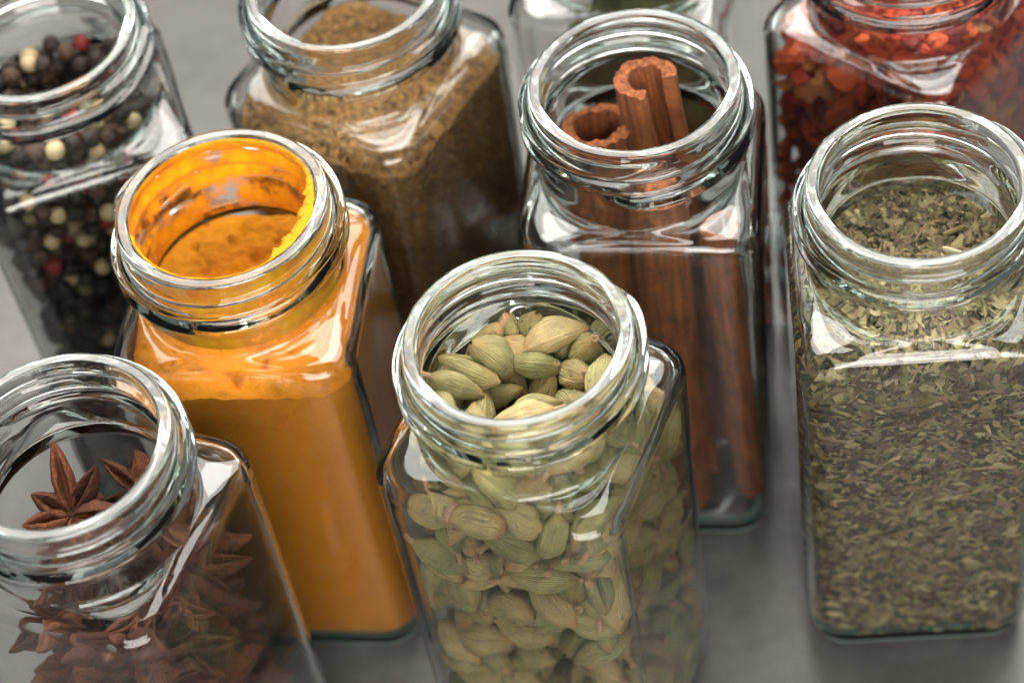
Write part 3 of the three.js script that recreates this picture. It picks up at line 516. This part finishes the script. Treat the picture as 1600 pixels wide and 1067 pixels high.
// ---------- peppercorns ----------
{
  const cornGeo = (v, amp) => { const g = mergeVertices(new THREE.IcosahedronGeometry(1, 4).deleteAttribute('uv').deleteAttribute('normal')); const p = g.attributes.position, a = new THREE.Vector3(); for (let i = 0; i < p.count; i++) { a.fromBufferAttribute(p, i); const n = 1 + amp * (1 - 2.2 * Math.abs(fbm(a.x * 1.6 + v * 9, a.y * 1.6, a.z * 1.6, 3))) - amp; p.setXYZ(i, a.x * n, a.y * n, a.z * n); } mm(g); g.computeVertexNormals(); return g; };
  const rough = [0, 1, 2].map(v => cornGeo(v, 0.42)), smooth = [3, 4].map(v => cornGeo(v, 0.07));
  const kinds = [['black peppercorn', 'wrinkled black peppercorn', [0.022, 0.014, 0.010], 0, 0.60], ['brown peppercorn', 'wrinkled dark brown peppercorn', [0.060, 0.032, 0.018], 0, 0.82], ['white peppercorn', 'smooth cream white peppercorn', [0.46, 0.36, 0.20], 1, 0.91], ['red peppercorn', 'dark red peppercorn', [0.20, 0.012, 0.016], 0, 0.96], ['green peppercorn', 'grey green peppercorn', [0.14, 0.125, 0.065], 0, 1]];
  kinds.forEach(k => { k.m = new THREE.MeshStandardMaterial({ color: new THREE.Color(...k[2]), roughness: k[3] ? 0.55 : 0.7 }); });
  const bodies = pack(2100, () => rr(1.55, 2.1), [[0, 1]], { core: [10.5, 84], height: 108, iters: 130 }).filter(b => b.c.y < 100);
  const eye = eyeJar('pepper'); const score = b => (b.c.y > 88 ? 60 : b.c.y * 0.35) + (b.c.x * eye.x + b.c.z * eye.z) * 1.6;
  bodies.sort((a, b) => score(b) - score(a));
  const rest = [];
  bodies.forEach((b, i) => {
    const r = rnd(), k = kinds.find(k => r < k[4]);
    if (i >= 290) { rest.push([b, k]); return; }
    const o = new THREE.Mesh((k[3] ? smooth : rough)[(rnd() * (k[3] ? 2 : 3)) | 0], k.m); o.rotation.set(rr(0, 6), rr(0, 6), rr(0, 6)); o.scale.setScalar(b.s * 1.03); inJar(o, 'pepper', b.c);
    const w = spot('pepper', b.c, 90);
    add(o, 'peppercorn', w.mouth ? `${k[1]} at the ${w.at} of the top left jar mouth` : `${k[1]} ${w.high} behind the ${w.side} glass, top left jar`, 'peppercorn', k[0] + 's ' + (w.mouth ? 'in the jar mouth' : 'behind the glass'));
  });
  for (const k of kinds) {
    const l = rest.filter(r => r[1] === k).map(r => r[0]), im = new THREE.InstancedMesh((k[3] ? smooth : rough)[0], k.m, l.length), M = new THREE.Matrix4(), q = new THREE.Quaternion();
    l.forEach((b, i) => { M.compose(b.c.clone().multiplyScalar(0.001), q.setFromEuler(new THREE.Euler(rr(0, 6), rr(0, 6), rr(0, 6))), new THREE.Vector3().setScalar(b.s * 1.03)); im.setMatrixAt(i, M); });
    add(baseOf(im, 'pepper'), 'peppercorns', k[0] + 's deep in the top left jar', 'peppercorns', null, 'stuff');
  }
}

// ---------- dried chilli ----------
{
  const chunk = v => { const g = mergeVertices(new THREE.IcosahedronGeometry(1, 4).deleteAttribute('uv').deleteAttribute('normal')); const p = g.attributes.position, a = new THREE.Vector3(); for (let i = 0; i < p.count; i++) { a.fromBufferAttribute(p, i); const n = 1 + 1.5 * fbm(a.x * 1.3 + v * 9, a.y * 1.3, a.z * 1.3, 3); p.setXYZ(i, a.x * n * 1.3, a.y * n * 0.6, a.z * n); } mm(g); g.computeVertexNormals(); return g; };
  const shapes = [0, 1, 2, 3].map(chunk);
  const cols = [[0.36, 0.032, 0.009], [0.25, 0.016, 0.008], [0.42, 0.06, 0.012], [0.14, 0.009, 0.007], [0.40, 0.14, 0.045], [0.26, 0.042, 0.012]].map(c => new THREE.MeshStandardMaterial({ color: new THREE.Color(...c), roughness: 0.85 }));
  const bodies = pack(2200, () => rr(1.2, 2.2), [[0, 1]], { core: [11, 86], height: 108, iters: 130 }).filter(b => b.c.y < 99);
  const eye = eyeJar('chilli'); const score = b => b.c.y * 0.8 + (b.c.x * eye.x + b.c.z * eye.z) * 1.6; bodies.sort((a, b) => score(b) - score(a));
  const rest = [[], [], [], [], [], []];
  bodies.forEach((b, i) => {
    const k = [0, 0, 0, 1, 1, 2, 2, 2, 3, 3, 4, 5][(rnd() * 12) | 0]; if (i >= 290) { rest[k].push(b); return; }
    const o = new THREE.Mesh(shapes[(rnd() * 4) | 0], cols[k]); o.rotation.set(rr(0, 6), rr(0, 6), rr(0, 6)); o.scale.setScalar(b.s * 1.12);
    const w = spot('chilli', b.c, 93);
    add(inJar(o, 'chilli', b.c), 'chilli_piece', 'crinkled ' + ['red', 'dark red', 'orange red', 'maroon', 'tan', 'brownish'][k] + ' chilli piece ' + (w.mouth ? `at the ${w.at} of the chilli jar neck` : `${w.high}, ${w.side} side of the chilli jar`), 'chilli piece', ['red', 'dark red', 'orange red', 'maroon', 'tan', 'brownish'][k] + ' chilli pieces in the jar');
  });
  rest.forEach((l, k) => { const im = new THREE.InstancedMesh(shapes[k % 4], cols[k], l.length), M = new THREE.Matrix4(), q = new THREE.Quaternion(); l.forEach((b, i) => { M.compose(b.c.clone().multiplyScalar(0.001), q.setFromEuler(new THREE.Euler(rr(0, 6), rr(0, 6), rr(0, 6))), new THREE.Vector3().setScalar(b.s * 1.12)); im.setMatrixAt(i, M); }); add(baseOf(im, 'chilli'), 'chilli_flakes', ['red', 'dark red', 'orange red', 'maroon', 'tan', 'brownish'][k] + ' chilli pieces deep in the jar behind the herb jar', 'chilli flakes', null, 'stuff'); });
}

// ---------- bay leaves ----------
{
  const leafTex = tex(256, 128, (u, v) => { const vein = Math.min(1, Math.abs(v - 0.5) * 30), sv = Math.abs(((u * 9 + Math.abs(v - 0.5) * 5) % 1) - 0.5), n = fbm(u * 8, v * 8, 2, 3); const s = 0.44 + 0.13 * n - 0.05 * (sv < 0.06 ? 1 : 0) + 0.14 * (1 - vein); return [s * 0.98, s, s * 0.68]; });
  const lm = [[1, 1, 1], [0.8, 0.82, 0.75], [1.15, 1.08, 0.85]].map(c => new THREE.MeshPhysicalMaterial({ color: new THREE.Color(...c), map: leafTex, roughness: 0.7, side: THREE.DoubleSide }));
  const leaf = (L, W, curl) => { const NU = 26, NV = 10, pos = [], uv = [], idx = []; for (let i = 0; i <= NU; i++) for (let j = 0; j <= NV; j++) { const f = i / NU, g = j / NV - 0.5, w = W * Math.pow(Math.sin(Math.PI * clamp(f, 0.02, 0.985)), 0.8); pos.push(g * w * (1 + 0.03 * nz(f * 14, j, 1)), (f - 0.5) * L, curl * g * g * w * 1.6 + 3.5 * curl * Math.sin(f * 3) + 0.7 * nz(f * 7, g * 4, L)); uv.push(f, g + 0.5); } for (let i = 0; i < NU; i++) for (let j = 0; j < NV; j++) { const a = i * (NV + 1) + j; idx.push(a, a + 1, a + NV + 1, a + 1, a + NV + 2, a + NV + 1); } const g = new THREE.BufferGeometry(); g.setAttribute('position', new THREE.Float32BufferAttribute(pos, 3)); g.setAttribute('uv', new THREE.Float32BufferAttribute(uv, 2)); g.setIndex(idx); mm(g); g.computeVertexNormals(); return g; };
  const stemG = mm(new THREE.CylinderGeometry(0.5, 0.7, 6, 6));
  for (let i = 0; i < 20; i++) {
    const L = rr(58, 78), W = rr(20, 28), g = new THREE.Group(), o = new THREE.Mesh(leaf(L, W, rr(0.15, 0.5) * (i % 2 ? 1 : -1)), lm[i % 3]); o.name = 'blade'; g.add(o);
    const s = new THREE.Mesh(stemG, lm[2]); s.name = 'leaf_stalk'; s.position.y = -L / 2000 - 0.002; g.add(s);
    const front = i < 10; g.rotation.set(rr(-0.08, 0.08), (i % 2 ? 0 : Math.PI) + rr(-0.5, 0.5), rr(-0.22, 0.22), 'YXZ');
    inJar(g, 'bay', new THREE.Vector3(rr(-6, 6), 9 + L / 2 + rr(1, 10), -15 + 30 * (i + 0.5) / 20));
    const nth = ['first', 'second', 'third', 'fourth', 'fifth', 'sixth', 'seventh', 'eighth', 'ninth', 'tenth'][19 - i] ?? ['eleventh', 'twelfth', 'thirteenth', 'fourteenth', 'fifteenth', 'sixteenth', 'seventeenth', 'eighteenth', 'nineteenth', 'twentieth'][9 - i];
    add(g, 'bay_leaf', ['olive', 'grey olive', 'pale olive'][i % 3] + ` dried bay leaf, ${nth} from the front glass in the jar behind the cinnamon`, 'bay leaf', 'bay leaves standing in the jar');
  }
}
renderer.render(scene, camera);
